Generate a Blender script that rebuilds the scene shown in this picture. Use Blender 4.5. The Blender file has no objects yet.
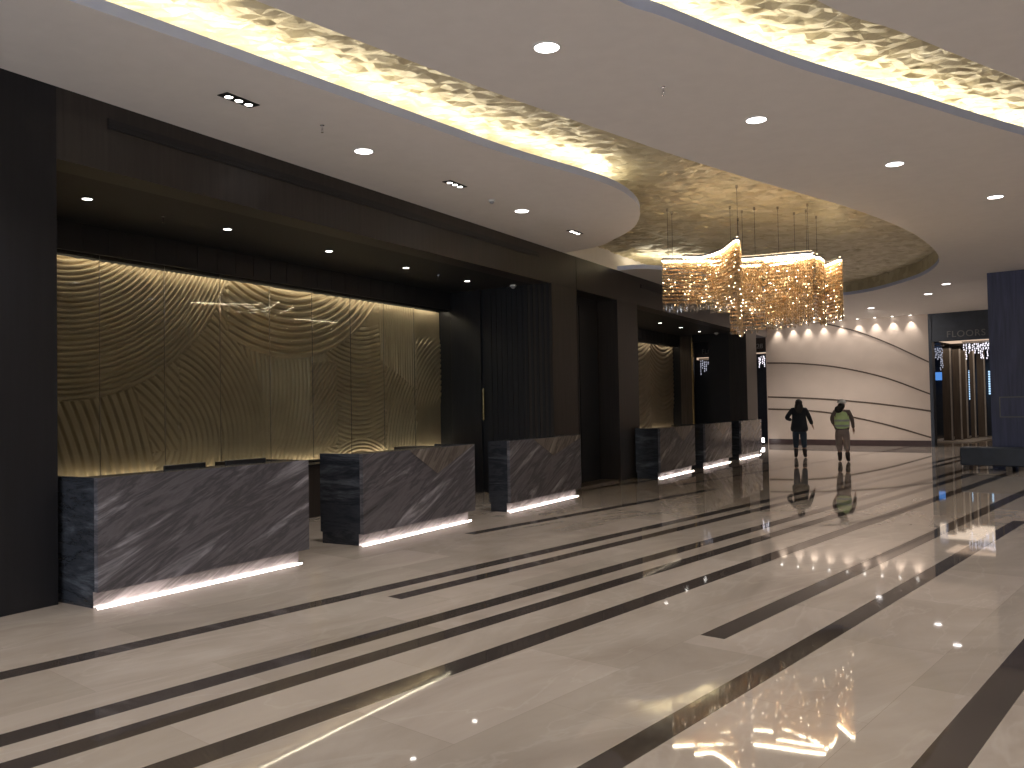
import bpy, bmesh, math, random
import numpy as np
from mathutils import Vector, Matrix
rnd = random.Random(7)
LK = 1.36   # common gain of the ceiling spots
SC = bpy.context.scene
COL = SC.collection
PI = math.pi

# ------------------------------------------------------------------ materials
def new_mat(name):
    m = bpy.data.materials.new(name); m.use_nodes = True
    nt = m.node_tree; nt.nodes.clear()
    out = nt.nodes.new('ShaderNodeOutputMaterial')
    return m, nt, out

def N(nt, typ, **kw):
    n = nt.nodes.new(typ)
    for k, v in kw.items():
        if k in n.inputs: n.inputs[k].default_value = v
        else: setattr(n, k, v)
    return n

def pbsdf(nt, col=(.5, .5, .5), rough=.5, metal=0., **kw):
    b = nt.nodes.new('ShaderNodeBsdfPrincipled')
    b.inputs['Base Color'].default_value = (*col, 1)
    b.inputs['Roughness'].default_value = rough
    b.inputs['Metallic'].default_value = metal
    for k, v in kw.items(): b.inputs[k].default_value = v
    return b

def ramp(nt, stops):
    r = nt.nodes.new('ShaderNodeValToRGB')
    e = r.color_ramp.elements
    while len(e) < len(stops): e.new(.5)
    for i, (p, c) in enumerate(stops):
        e[i].position = p; e[i].color = (*c, 1)
    return r

def coords(nt, scale=(1, 1, 1), rot=(0, 0, 0), kind='Object'):
    tc = nt.nodes.new('ShaderNodeTexCoord'); mp = nt.nodes.new('ShaderNodeMapping')
    mp.inputs['Scale'].default_value = scale; mp.inputs['Rotation'].default_value = rot
    nt.links.new(tc.outputs[kind], mp.inputs['Vector'])
    return mp

def plain(name, col, rough=.5, metal=0., vary=.12, scale=6., bump=0., **kw):
    m, nt, out = new_mat(name); b = pbsdf(nt, col, rough, metal, **kw)
    mp = coords(nt, (scale,)*3)
    n = N(nt, 'ShaderNodeTexNoise', Scale=1.0, Detail=4.0)
    nt.links.new(mp.outputs[0], n.inputs['Vector'])
    lo = tuple(c*(1-vary) for c in col); hi = tuple(min(1, c*(1+vary)) for c in col)
    r = ramp(nt, [(.3, lo), (.7, hi)])
    nt.links.new(n.outputs['Fac'], r.inputs[0]); nt.links.new(r.outputs[0], b.inputs['Base Color'])
    if bump:
        bp = N(nt, 'ShaderNodeBump', Strength=bump, Distance=.01)
        nt.links.new(n.outputs['Fac'], bp.inputs['Height']); nt.links.new(bp.outputs[0], b.inputs['Normal'])
    nt.links.new(b.outputs[0], out.inputs[0])
    return m

def emit(name, col, s):
    m, nt, out = new_mat(name)
    e = N(nt, 'ShaderNodeEmission', Strength=s); e.inputs['Color'].default_value = (*col, 1)
    nt.links.new(e.outputs[0], out.inputs[0])
    return m

def marble_floor(name, stops, veincol, rough, tile=True, tint=.17):
    m, nt, out = new_mat(name); b = pbsdf(nt, (.5,.5,.5), rough, 0.)
    L = nt.links.new
    mp = coords(nt, (1, .45, 1), (0, 0, .15))
    n1 = N(nt, 'ShaderNodeTexNoise', Scale=1.1, Detail=7.0, Roughness=.62, Distortion=.9)
    L(mp.outputs[0], n1.inputs['Vector'])
    r1 = ramp(nt, stops); L(n1.outputs['Fac'], r1.inputs[0])
    # thin pale veins
    mp2 = coords(nt, (1.1, .35, 1), (0, 0, -.25))
    n2 = N(nt, 'ShaderNodeTexNoise', Scale=.8, Detail=5.0, Roughness=.55, Distortion=1.6)
    L(mp2.outputs[0], n2.inputs['Vector'])
    r2 = ramp(nt, [(.485, (0,0,0)), (.5, (.2,.2,.2)), (.515, (0,0,0))]); L(n2.outputs['Fac'], r2.inputs[0])
    mx = nt.nodes.new('ShaderNodeMixRGB'); mx.inputs[2].default_value = (*veincol, 1)
    L(r2.outputs[0], mx.inputs[0]); L(r1.outputs[0], mx.inputs[1])
    last = mx
    if tile:
        mp3 = coords(nt, (1, 1, 1), (0, 0, PI/2))
        br = nt.nodes.new('ShaderNodeTexBrick')
        br.inputs['Color1'].default_value = (1-tint, 1-tint, 1-tint*1.1, 1); br.inputs['Color2'].default_value = (1, 1, 1, 1)
        br.inputs['Mortar'].default_value = (.72, .7, .68, 1)
        br.inputs['Scale'].default_value = 1.0; br.inputs['Mortar Size'].default_value = .0015
        br.inputs['Brick Width'].default_value = 1.45; br.inputs['Row Height'].default_value = .72
        L(mp3.outputs[0], br.inputs['Vector'])
        mu = nt.nodes.new('ShaderNodeMixRGB'); mu.blend_type = 'MULTIPLY'; mu.inputs[0].default_value = 1
        L(mx.outputs[0], mu.inputs[1]); L(br.outputs['Color'], mu.inputs[2]); last = mu
    L(last.outputs[0], b.inputs['Base Color'])
    b.inputs['IOR'].default_value = 1.85
    n3 = N(nt, 'ShaderNodeTexNoise', Scale=9.0, Detail=2.0); L(mp.outputs[0], n3.inputs['Vector'])
    bp = N(nt, 'ShaderNodeBump', Strength=.004, Distance=.01); L(n3.outputs['Fac'], bp.inputs['Height'])
    L(bp.outputs[0], b.inputs['Normal'])
    L(b.outputs[0], out.inputs[0])
    return m

def marble_desk(name, rot, dark, mid, light, warm):
    """diagonal veined slab; coordinates are the desk's own (x out of the front, y along it, z up)"""
    m, nt, out = new_mat(name); b = pbsdf(nt, (.1,.1,.1), .16)
    L = nt.links.new
    tc = nt.nodes.new('ShaderNodeTexCoord'); oi = nt.nodes.new('ShaderNodeObjectInfo')
    ml = N(nt, 'ShaderNodeVectorMath', operation='MULTIPLY_ADD'); ml.inputs[1].default_value = (0, 0, 0)
    mp = nt.nodes.new('ShaderNodeMapping'); mp.inputs['Rotation'].default_value = (rot, 0, 0)
    L(tc.outputs['Object'], mp.inputs['Vector'])
    sc = nt.nodes.new('ShaderNodeMapping'); sc.inputs['Scale'].default_value = (1.2, .75, 6.0)
    L(mp.outputs[0], sc.inputs['Vector'])
    # world position offset keeps neighbouring desks different
    geo = nt.nodes.new('ShaderNodeObjectInfo')
    sub = N(nt, 'ShaderNodeVectorMath', operation='ADD'); L(sc.outputs[0], sub.inputs[0]); L(geo.outputs['Location'], sub.inputs[1])
    n1 = N(nt, 'ShaderNodeTexNoise', Scale=.85, Detail=8.0, Roughness=.66, Distortion=.45)
    L(sub.outputs[0], n1.inputs['Vector'])
    r1 = ramp(nt, [(.28, dark), (.44, mid), (.5, tuple(c*.55 for c in mid)), (.57, mid), (.68, light), (.8, warm)])
    L(n1.outputs['Fac'], r1.inputs[0])
    L(r1.outputs[0], b.inputs['Base Color'])
    L(b.outputs[0], out.inputs[0])
    return m

def wood_mat(name, col, rough, sc=1.):
    m, nt, out = new_mat(name); b = pbsdf(nt, col, rough)
    L = nt.links.new
    mp = coords(nt, (14*sc, 14*sc, .8*sc))
    n = N(nt, 'ShaderNodeTexNoise', Scale=1.6, Detail=5.0, Distortion=.4); L(mp.outputs[0], n.inputs['Vector'])
    r = ramp(nt, [(.3, tuple(c*.75 for c in col)), (.7, tuple(c*1.25 for c in col))])
    L(n.outputs['Fac'], r.inputs[0]); L(r.outputs[0], b.inputs['Base Color'])
    L(b.outputs[0], out.inputs[0]); return m

M = {}
M['floor'] = marble_floor('beige marble', [(.25, (.37,.31,.262)), (.5, (.48,.415,.357)), (.75, (.59,.52,.455))], (.68,.62,.55), .028)
M['stripe'] = marble_floor('dark brown marble', [(.3, (.04,.033,.03)), (.55, (.065,.053,.047)), (.75, (.1,.08,.07))], (.14,.12,.1), .04, tile=False)
M['ceiling'] = plain('matt ceiling paint', (.80,.77,.755), .85, vary=.02)
M['lip'] = plain('lip paint with daylight tint', (.62,.68,.9), .7, vary=.02)  # blue of the cool daylight is mixed into the lip colour
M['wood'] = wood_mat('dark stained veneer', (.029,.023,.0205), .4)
M['woodlight'] = wood_mat('brown veneer', (.10,.078,.062), .4)
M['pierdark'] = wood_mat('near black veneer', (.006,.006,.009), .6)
M['black'] = plain('black lacquer', (.012,.012,.014), .4)
M['navy'] = wood_mat('navy dark panel', (.011,.012,.016), .5)
M['pillar'] = wood_mat('haze tinted dark panel', (.068,.08,.16), .5)  # blue veil of lens haze put into the panel colour
M['navyf'] = plain('navy painted header', (.04,.05,.07), .5)
M['niche'] = plain('near black panel', (.014,.014,.017), .5)
M['marble'] = marble_desk('grey veined marble', -.42, (.055,.052,.058), (.145,.138,.155), (.40,.39,.43), (.32,.27,.24))
M['marbleplinth'] = marble_desk('plinth marble with painted glow', -.42, (.12,.11,.11), (.24,.22,.22), (.42,.39,.39), (.35,.3,.28))  # led glow on the kick face put into a paler marble
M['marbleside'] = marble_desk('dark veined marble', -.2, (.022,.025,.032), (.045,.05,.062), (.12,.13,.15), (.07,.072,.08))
M['marblereflect'] = marble_desk('reflection tinted marble', -.82, (.08,.068,.062), (.19,.165,.148), (.34,.3,.27), (.3,.25,.215))  # warmer tone paints a ceiling reflection on the desk fronts
M['gold'] = plain('satin champagne metal', (.47,.385,.265), .42, .5, vary=.08, scale=3)
M['brass'] = plain('polished brass', (.75,.6,.35), .25, 1.)
M['steel'] = plain('brushed mirror steel', (.5,.49,.5), .22, 1.)
M['chrome'] = plain('chrome', (.75,.75,.77), .12, 1.)
M['darkmetal'] = plain('dark fixture metal', (.03,.03,.032), .4, .5)
M['white'] = plain('white plastic', (.75,.75,.73), .45)
M['greyplastic'] = plain('grey plastic', (.35,.36,.38), .4)
M['farwall'] = plain('taupe stone plaster', (.55,.46,.39), .6, vary=.05, scale=1.2)
M['groove'] = plain('dark bronze inlay', (.09,.065,.05), .5)
M['skirting'] = plain('dark brown skirting', (.05,.03,.03), .4)
M['lampdisc'] = emit('lamp diffuser', (1,.93,.9), 9)
M['smalllamp'] = emit('small lamp diffuser', (1,.95,.88), 12)
M['led'] = emit('white led line', (1,.86,.8), 30)
M['cove'] = emit('warm cove led', (1,.9,.7), 8.2)
M['niched'] = emit('amber led', (1,.84,.62), 15)
M['nichedim'] = emit('dim amber led', (1,.84,.62), 3.5)
M['chandup'] = emit('added chandelier uplight', (1,.76,.45), 11)
M['sparkle'] = emit('painted crystal glint', (1,.82,.58), 26)  # self-lit beads stand in for light refracted by the crystals
M['lobbydim'] = emit('faint crystal glow', (.8,.82,1), .45)
M['chandled'] = emit('chandelier led', (1,.86,.62), 30)
M['lobbylamp'] = emit('pendant crystal glow', (.95,.9,1), 1.6)
M['bluescreen'] = emit('blue lit window', (.12,.36,.95), .75)
M['bluewhite'] = emit('pale blue lit window', (.45,.7,1.0), 1.3)
M['peach'] = emit('peach lintel lamp', (1,.72,.52), .75)
M['daylight'] = emit('daylight fill glow', (.78,.88,1.0), 3.7)
M['finedge'] = plain('pale satin metal edge', (.5,.46,.42), .35, .3)
M['screen'] = plain('dark monitor back', (.02,.02,.022), .35)

def shell_mat():
    m, nt, out = new_mat('gold shell mosaic')
    L = nt.links.new
    b = pbsdf(nt, (.6,.55,.38), .36, .3)
    mp = coords(nt, (5, 5, 5))
    v = nt.nodes.new('ShaderNodeTexVoronoi'); v.inputs['Scale'].default_value = 1.0
    L(mp.outputs[0], v.inputs['Vector'])
    r = ramp(nt, [(.0, (.50,.44,.30)), (.5, (.60,.54,.38)), (1, (.72,.67,.52))])
    L(v.outputs['Color'], r.inputs[0]); L(r.outputs[0], b.inputs['Base Color'])
    n = N(nt, 'ShaderNodeTexNoise', Scale=2.2, Detail=3.0, Distortion=1.0); L(mp.outputs[0], n.inputs['Vector'])
    bp = N(nt, 'ShaderNodeBump', Strength=.35, Distance=.03); L(n.outputs['Fac'], bp.inputs['Height'])
    L(bp.outputs[0], b.inputs['Normal']); L(b.outputs[0], out.inputs[0])
    return m
M['shell'] = shell_mat()

def crystal_mat(name, col, tr):
    m, nt, out = new_mat(name); L = nt.links.new
    g = N(nt, 'ShaderNodeBsdfGlossy', Roughness=.06); g.inputs['Color'].default_value = (*[min(1, c*1.15) for c in col], 1)
    t = nt.nodes.new('ShaderNodeBsdfTranslucent'); t.inputs['Color'].default_value = (*col, 1)
    d = nt.nodes.new('ShaderNodeBsdfDiffuse'); d.inputs['Color'].default_value = (*col, 1)
    tp = nt.nodes.new('ShaderNodeBsdfTransparent'); tp.inputs['Color'].default_value = (1, .95, .86, 1)
    a = nt.nodes.new('ShaderNodeMixShader'); a.inputs[0].default_value = .5; L(t.outputs[0], a.inputs[1]); L(d.outputs[0], a.inputs[2])
    c = nt.nodes.new('ShaderNodeMixShader'); c.inputs[0].default_value = .5; L(a.outputs[0], c.inputs[1]); L(g.outputs[0], c.inputs[2])
    e = nt.nodes.new('ShaderNodeMixShader'); e.inputs[0].default_value = tr; L(c.outputs[0], e.inputs[1]); L(tp.outputs[0], e.inputs[2])
    L(e.outputs[0], out.inputs[0]); return m
M['crystal'] = crystal_mat('amber crystal', (.80,.64,.44), .3)
M['clearcrystal'] = crystal_mat('clear crystal', (.74,.74,.76), .5)

def glass_mat():
    m, nt, out = new_mat('clear glass'); L = nt.links.new
    g = N(nt, 'ShaderNodeBsdfGlossy', Roughness=.01); g.inputs['Color'].default_value = (1, 1, 1, 1)
    t = nt.nodes.new('ShaderNodeBsdfTransparent'); t.inputs['Color'].default_value = (.93, .95, .93, 1)
    f = N(nt, 'ShaderNodeFresnel', IOR=1.45)
    ge = nt.nodes.new('ShaderNodeNewGeometry'); inv = N(nt, 'ShaderNodeMath', operation='SUBTRACT'); inv.inputs[0].default_value = 1
    L(ge.outputs['Backfacing'], inv.inputs[1]); fm = N(nt, 'ShaderNodeMath', operation='MULTIPLY'); L(f.outputs[0], fm.inputs[0]); L(inv.outputs[0], fm.inputs[1])
    x = nt.nodes.new('ShaderNodeMixShader'); L(fm.outputs[0], x.inputs[0]); L(t.outputs[0], x.inputs[1]); L(g.outputs[0], x.inputs[2])
    L(x.outputs[0], out.inputs[0]); return m
M['glass'] = glass_mat()

# ------------------------------------------------------------------ helpers
def link(name, bm, mat, parent=None, smooth=False, kind=None, label=None):
    me = bpy.data.meshes.new(name)
    if smooth:
        for f in bm.faces: f.smooth = True
    bm.normal_update(); bm.to_mesh(me); bm.free()
    for mm in (mat if isinstance(mat, (list, tuple)) else [mat]): me.materials.append(mm)
    o = bpy.data.objects.new(name, me); COL.objects.link(o)
    if parent: o.parent = parent
    if kind: o['kind'] = kind
    if label: o['label'] = label
    return o

def thing(name, label, cat, loc=(0,0,0), rotz=0., group=None):
    o = bpy.data.objects.new(name, None); COL.objects.link(o)
    o.location = loc; o.rotation_euler = (0, 0, rotz); o.empty_display_size = .1
    o['label'] = label; o['category'] = cat
    if group: o['group'] = group
    return o
def tag(o, label, cat, group=None):
    o['label'] = label; o['category'] = cat
    if group: o['group'] = group
    return o
def dup(root, label, loc=None, rotz=None):
    def cp(o, par):
        c = o.copy(); COL.objects.link(c); c.parent = par
        for ch in list(o.children): cp(ch, c)
        return c
    r = cp(root, None)
    if loc is not None: r.location = loc
    if rotz is not None: r.rotation_euler = (0, 0, rotz)
    r['label'] = label
    return r

def B(): return bmesh.new()
def box(bm, x0, x1, y0, y1, z0, z1, T=None, mi=0):
    vs = [bm.verts.new((x, y, z)) for x in (x0, x1) for y in (y0, y1) for z in (z0, z1)]
    if T:
        for v in vs: v.co = T(v.co)
    for f in ((0,1,3,2), (4,6,7,5), (0,4,5,1), (2,3,7,6), (0,2,6,4), (1,5,7,3)):
        fc = bm.faces.new([vs[i] for i in f]); fc.material_index = mi
    return vs
def cyl(bm, c, r, z0, z1, n=24, r2=None, T=None):
    r2 = r if r2 is None else r2
    a = [bm.verts.new((c[0]+r*math.cos(2*PI*i/n), c[1]+r*math.sin(2*PI*i/n), z0)) for i in range(n)]
    b = [bm.verts.new((c[0]+r2*math.cos(2*PI*i/n), c[1]+r2*math.sin(2*PI*i/n), z1)) for i in range(n)]
    for i in range(n):
        j = (i+1) % n; bm.faces.new((a[i], a[j], b[j], b[i]))
    bm.faces.new(list(reversed(a))); bm.faces.new(b)
    if T:
        for v in a+b: v.co = T(v.co)
def tube(bm, p, q, r, n=8):
    p = Vector(p); q = Vector(q); d = (q-p).normalized()
    u = d.orthogonal().normalized(); w = d.cross(u)
    A = []; Bv = []
    for i in range(n):
        o = (u*math.cos(2*PI*i/n)+w*math.sin(2*PI*i/n))*r
        A.append(bm.verts.new(p+o)); Bv.append(bm.verts.new(q+o))
    for i in range(n):
        j = (i+1) % n; bm.faces.new((A[i], A[j], Bv[j], Bv[i]))
    bm.faces.new(list(reversed(A))); bm.faces.new(Bv)
def ring(bm, c, r0, r1, z0, z1, n=32):
    P = [[bm.verts.new((c[0]+r*math.cos(2*PI*i/n), c[1]+r*math.sin(2*PI*i/n), z)) for i in range(n)] for r, z in ((r0, z0), (r1, z0), (r1, z1), (r0, z1))]
    for k in range(4):
        a = P[k]; b = P[(k+1) % 4]
        for i in range(n):
            j = (i+1) % n; bm.faces.new((a[i], a[j], b[j], b[i]))
def prism(bm, pts, z0, z1, mside=0):
    a = [bm.verts.new((x, y, z0)) for x, y in pts]; b = [bm.verts.new((x, y, z1)) for x, y in pts]
    fa = bm.faces.new(a); fb = bm.faces.new(b)
    for i in range(len(a)):
        j = (i+1) % len(a); f = bm.faces.new((a[i], a[j], b[j], b[i])); f.material_index = mside
    bmesh.ops.recalc_face_normals(bm, faces=bm.faces)
def bevel(bm, w=.005):
    bmesh.ops.bevel(bm, geom=list(bm.edges), offset=w, segments=1, affect='EDGES', clamp_overlap=True)
def catmull(pts, n=8):
    P = [Vector((*p, 0)) if len(p) == 2 else Vector(p) for p in pts]; out = []
    Q = [P[0]*2-P[1]] + P + [P[-1]*2-P[-2]]
    for i in range(1, len(Q)-2):
        for k in range(n):
            t = k/n
            out.append(.5*((2*Q[i]) + (Q[i+1]-Q[i-1])*t + (2*Q[i-1]-5*Q[i]+4*Q[i+1]-Q[i+2])*t*t + (3*Q[i]-Q[i-1]-3*Q[i+1]+Q[i+2])*t**3))
    out.append(P[-1]); return out
def resample(P, step):
    out = [P[0]]; acc = 0
    for a, b in zip(P[:-1], P[1:]):
        L = (b-a).length
        while acc+L >= step:
            t = (step-acc)/L; a = a+(b-a)*t; out.append(a); L = (b-a).length; acc = 0
        acc += L
    return out
def ribbon_box(bm, P, w, z0, z1):
    """solid band following plan polyline P, width w"""
    rows = []
    for i, p in enumerate(P):
        t = (P[min(i+1, len(P)-1)]-P[max(i-1, 0)]); t.z = 0; t.normalize(); nn = Vector((-t.y, t.x, 0))*w/2
        rows.append([bm.verts.new((p.x+s*nn.x, p.y+s*nn.y, z)) for s, z in ((-1, z0), (1, z0), (1, z1), (-1, z1))])
    for a, b in zip(rows[:-1], rows[1:]):
        for k in range(4):
            l = (k+1) % 4; bm.faces.new((a[k], a[l], b[l], b[k]))
    bm.faces.new(list(reversed(rows[0]))); bm.faces.new(rows[-1])
    bmesh.ops.recalc_face_normals(bm, faces=bm.faces)

# reception wall frame: s along the wall, o out into the hall, z up
DX, DY = -.1815, .9834
def W(v): return Vector((-7.05 + DX*v[0] + DY*v[1], DY*v[0] - DX*v[1], v[2]))
WANG = math.atan2(-DX, DY)      # heading of the wall
def wbox(bm, s0, s1, o0, o1, z0, z1, mi=0): return box(bm, s0, s1, o0, o1, z0, z1, W, mi)

# ------------------------------------------------------------------ floor (marble with dark inlaid bands)
stripes = [(-9.48, -9.30, 12.4, 24.), (-8.42, -8.27, 14.6, 30.), (-7.5, -7.33, 7.8, 14.5), (-5.92, -5.74, -6, 30.),
           (-5.55, -5.38, 4.82, 30.), (-4.77, -4.59, -6, 30.), (-4.38, -4.21, -6, 20.), (-3.81, -3.62, -6, 30.),
           (-2.87, -2.69, 5.31, 24.), (-2.27, -2.11, -6, 12.6), (-1.13, -.94, -6, 22.), (.9, 1.08, -6, 26.), (1.7, 1.88, -6, 26.)]
xs = sorted({-20., 7.} | {v for s in stripes for v in s[:2]})
ys = sorted({-6., 44.} | {v for s in stripes for v in s[2:]})
bm = B(); V = {(i, j): bm.verts.new((x, y, 0)) for i, x in enumerate(xs) for j, y in enumerate(ys)}
for i in range(len(xs)-1):
    for j in range(len(ys)-1):
        f = bm.faces.new((V[i, j], V[i+1, j], V[i+1, j+1], V[i, j+1]))
        cx = (xs[i]+xs[i+1])/2; cy = (ys[j]+ys[j+1])/2
        f.material_index = int(any(s[0] < cx < s[1] and s[2] < cy < s[3] for s in stripes))
link('floor', bm, [M['floor'], M['stripe']], kind='structure')

# ------------------------------------------------------------------ ceilings
CZ, GZ, LIP = 4.4, 4.75, .09
def wl(s, o=0): p = W((s, o, 0)); return (p.x, p.y)
edgeA = catmull([(-5.85,-6),(-5.9,0),(-5.94,2.4),(-5.99,3.88),(-6.05,5.5),(-6.1,7.22),(-6.02,8.86),(-6.2,9.84),(-6.6,10.69),(-7.25,11.53),(-8.0,12.1),(-8.55,12.42),(-9.29,12.5)], 8)
bm = B(); prev = None
for p in edgeA:      # strips from the wall line out to the curved edge
    wx = -7.05 - .18456*p.y - .12
    cur = [bm.verts.new((wx, p.y, CZ)), bm.verts.new((p.x, p.y, CZ)), bm.verts.new((p.x, p.y, CZ+LIP)), bm.verts.new((wx, p.y, CZ+LIP))]
    if prev:
        for k in range(4):
            f = bm.faces.new((prev[k], prev[(k+1) % 4], cur[(k+1) % 4], cur[k])); f.material_index = 1 if k == 1 else 0
    else: bm.faces.new(cur)
    prev = cur
bm.faces.new(prev); bmesh.ops.recalc_face_normals(bm, faces=bm.faces)
link('ceiling', bm, [M['ceiling'], M['lip']], kind='structure')
edgeB = catmull([(-5.05,-6),(-5.03,0),(-5.02,3.24),(-4.97,5.53),(-4.83,7.52),(-4.75,8.58),(-4.55,10.3),(-4.2,12.9),(-4.12,15.63),(-4.49,18.55),(-5.3,20.6),(-6.3,21.9),(-7.3,22.8),(-8.2,23.0),(-8.8,22.2),(-9.0,20.0),(-8.95,17.5),(-9.02,16.0),(-9.18,15.45),(-9.4,15.1),(-9.75,14.97)], 6)
edgeR = catmull([(-3.6,-6),(-3.55,0),(-3.35,3.0),(-3.2,4.87),(-3.08,5.4),(-2.76,6.88),(-2.3,8.39),(-1.66,10.48),(-.6,13.4),(1.0,16.6),(3.2,19.8),(7,24)], 6)
far_pts = [wl(15.2), wl(28.2), (-15.5, 30.6), (-15.5, 31.0), (7, 31.0)]
bm = B(); prism(bm, [(p.x, p.y) for p in edgeB] + far_pts + [(p.x, p.y) for p in reversed(edgeR)], CZ, CZ+LIP, 1)
link('ceiling', bm, [M['ceiling'], M['lip']], kind='structure')
edgeC = catmull([(-2.75,-6),(-2.7,0),(-2.5,3.2),(-2.16,5.88),(-1.87,6.85),(-1.36,8.65),(-.5,11.2),(.8,14.0),(2.4,16.6),(4.6,19.4),(7,21.8)], 6)
bm = B(); prism(bm, [(p.x, p.y) for p in edgeC] + [(7, -6)], CZ, CZ+LIP, 1)
link('ceiling', bm, [M['ceiling'], M['lip']], kind='structure')
# faceted gold ceiling above the openings
rs = np.random.RandomState(3)
gx = np.arange(-12.5, 7.2, .085); gy = np.arange(-6, 31.2, .085)
X, Y = np.meshgrid(gx, gy, indexing='ij')
jx = rs.uniform(-.03, .03, X.shape); jy = rs.uniform(-.03, .03, X.shape); jz = rs.uniform(-.02, .02, X.shape)
co = np.stack([X+jx, Y+jy, GZ+jz], -1).reshape(-1, 3)
nx, ny = X.shape
idx = np.arange(nx*ny).reshape(nx, ny)
q = np.stack([idx[:-1, :-1], idx[:-1, 1:], idx[1:, 1:], idx[1:, :-1]], -1).reshape(-1, 4)
# split each cell in two shards
tri = np.concatenate([q[:, [0, 1, 2]], q[:, [0, 2, 3]]])
me = bpy.data.meshes.new('ceiling'); me.from_pydata(co.tolist(), [], tri.tolist()); me.materials.append(M['shell'])
o = bpy.data.objects.new('ceiling', me); COL.objects.link(o); o['kind'] = 'structure'
# gold fascia closing the far rim of the opening
bm = B(); ribbon_box(bm, [Vector((p.x, p.y, 0)) for p in edgeB if (p.y > 11 and p.x > -8.2)], .02, CZ+LIP-.01, GZ+.03)
link('trim_9', bm, M['shell'], kind='structure')
# white upstand where the gold ceiling meets the reception wall
bm = B(); wbox(bm, 12.4, 28.0, -.12, .0, CZ, GZ+.05); link('trim_1', bm, M['ceiling'], kind='structure')

# ------------------------------------------------------------------ reception wall (piers + header)
HB = 3.78
bm = B()
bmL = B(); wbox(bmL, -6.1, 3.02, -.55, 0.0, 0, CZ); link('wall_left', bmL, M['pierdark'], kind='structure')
for s0, s1 in ((12.15, 13.22), (15.15, 16.27), (25.37, 26.62)):
    wbox(bm, s0, s1, -.55, 0, 0, HB)
wbox(bm, 3.02, 28.12, -.35, 0, HB, CZ)
link('wall_left', bm, M['wood'], kind='structure')
# faint joints of the veneer on the piers, and the black air slots in the header
bm = B()
for s in (12.17, 13.2): wbox(bm, s-.006, s+.006, 0, .004, 0, HB)
wbox(bm, 12.15, 16.27, 0, .003, HB-.006, HB+.006)
wbox(bm, 13.2, 13.212, 0, .004, HB, CZ)
link('trim_2', bm, M['black'], kind='structure')
for i, (s0, s1) in enumerate(((3.5, 11.7), (16.5, 20.6))):
    r = bm = B(); wbox(bm, s0, s1, .002, .014, 4.17, 4.26)
    for k in range(2): wbox(bm, s0+.01, s1-.01, .014, .018, 4.185+.03*k, 4.20+.03*k)
    tag(link('air_slot_grille', bm, M['black']), ['long black air slot in the header over the nearest reception opening', 'shorter black air slot in the header over the far reception opening'][i], 'vent', 'header air slots')
# niches
def niche(s0, s1, gap=None):
    bm = B()
    wbox(bm, s0-.1, s1+.1, -2.6, -.35, HB, HB+.1)
    link('ceiling', bm, M['niche'], kind='structure')
    bm = B()
    wbox(bm, s0-.1, s1+.1, -2.62, -2.5, 0, HB)
    wbox(bm, s0-.1, s1, -2.5, -2.16, 3.475, HB)
    # drop panels above the relief show as faint upright boards
    k = s0+.05
    while k < s1: wbox(bm, k, k+.004, -2.16, -2.155, 3.48, HB-.002); k += .32
    link('wall_back', bm, M['niche'], kind='structure')
    bm = B(); wbox(bm, s0-.1, s0, -2.5, -.55, 0, HB)
    link('wall_side', bm, M['niche'], kind='structure')
    bm = B()
    if gap is None:
        wbox(bm, s1, s1+.1, -2.5, -1.5, 0, HB); wbox(bm, s1, s1+.1, -1.36, -.55, 0, HB); wbox(bm, s1+.06, s1+.1, -1.5, -1.36, 0, HB)
        k = -1.3
        while k < -.05: wbox(bm, s1-.012, s1, k, k+.05, 0, HB); k += .11
        wbox(bm, s1-.03, s1, -.55, -.02, .9, .901)
    else:
        wbox(bm, s1, s1+.1, -2.5, gap[0], 0, HB); wbox(bm, s1, s1+.1, gap[1], -.55, 0, HB); wbox(bm, s1, s1+.1, gap[0], gap[1], 3.55, HB)
    link('wall_side', bm, M['navy'] if gap is None else M['niche'], kind='structure')
niche(3.02, 12.15)
niche(16.27, 25.37, (-1.7, -1.2))
# brass pull on the slit door of the near niche
t = thing('door_pull', 'tall brass pull handle on the slit in the near recess side wall', 'handle', W((12.13, -1.43, 1.35)), WANG)
bm = B(); box(bm, -.015, .015, -.03, -.005, .0, .58); bevel(bm, .003); link('grip', bm, M['brass'], t)
for z in (.08, .48):
    bm = B(); box(bm, -.01, .01, -.01, .02, z, z+.02); link('bracket', bm, M['brass'], t)
# recessed dark door between the reception openings
bm = B(); wbox(bm, 13.22, 15.15, -.55, -.47, 0, HB); wbox(bm, 13.0, 15.4, -.6, -.34, HB, HB+.1); link('wall_door_recess', bm, M['black'], kind='structure')
t = bpy.data.objects.new('door_1', None); COL.objects.link(t); t['kind'] = 'structure'
bm = B(); wbox(bm, 13.3, 14.18, -.47, -.43, .02, 3.6); wbox(bm, 14.2, 15.08, -.47, -.43, .02, 3.6); link('door_leaf', bm, M['black'], t)
bm = B(); wbox(bm, 13.22, 15.15, -.44, -.05, .0, .035); link('threshold', bm, M['woodlight'], t)
# side passage seen through the slot of the far niche: pilaster, lit lintel, letters, crystals
bm = B(); wbox(bm, 25.30, 25.37, -2.12, -1.74, 0, HB); link('trim_3', bm, M['woodlight'], kind='structure')
bm = B(); wbox(bm, 25.27, 25.30, -1.74, -1.68, .9, HB-.1); tag(link('brass_edge_strip', bm, M['brass']), 'tall thin brass strip on the pilaster inside the far reception recess', 'trim strip')
bm = B(); wbox(bm, 25.95, 26.05, -2.3, -.56, 0, HB); link('wall_passage', bm, M['niche'], kind='structure')

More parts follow.
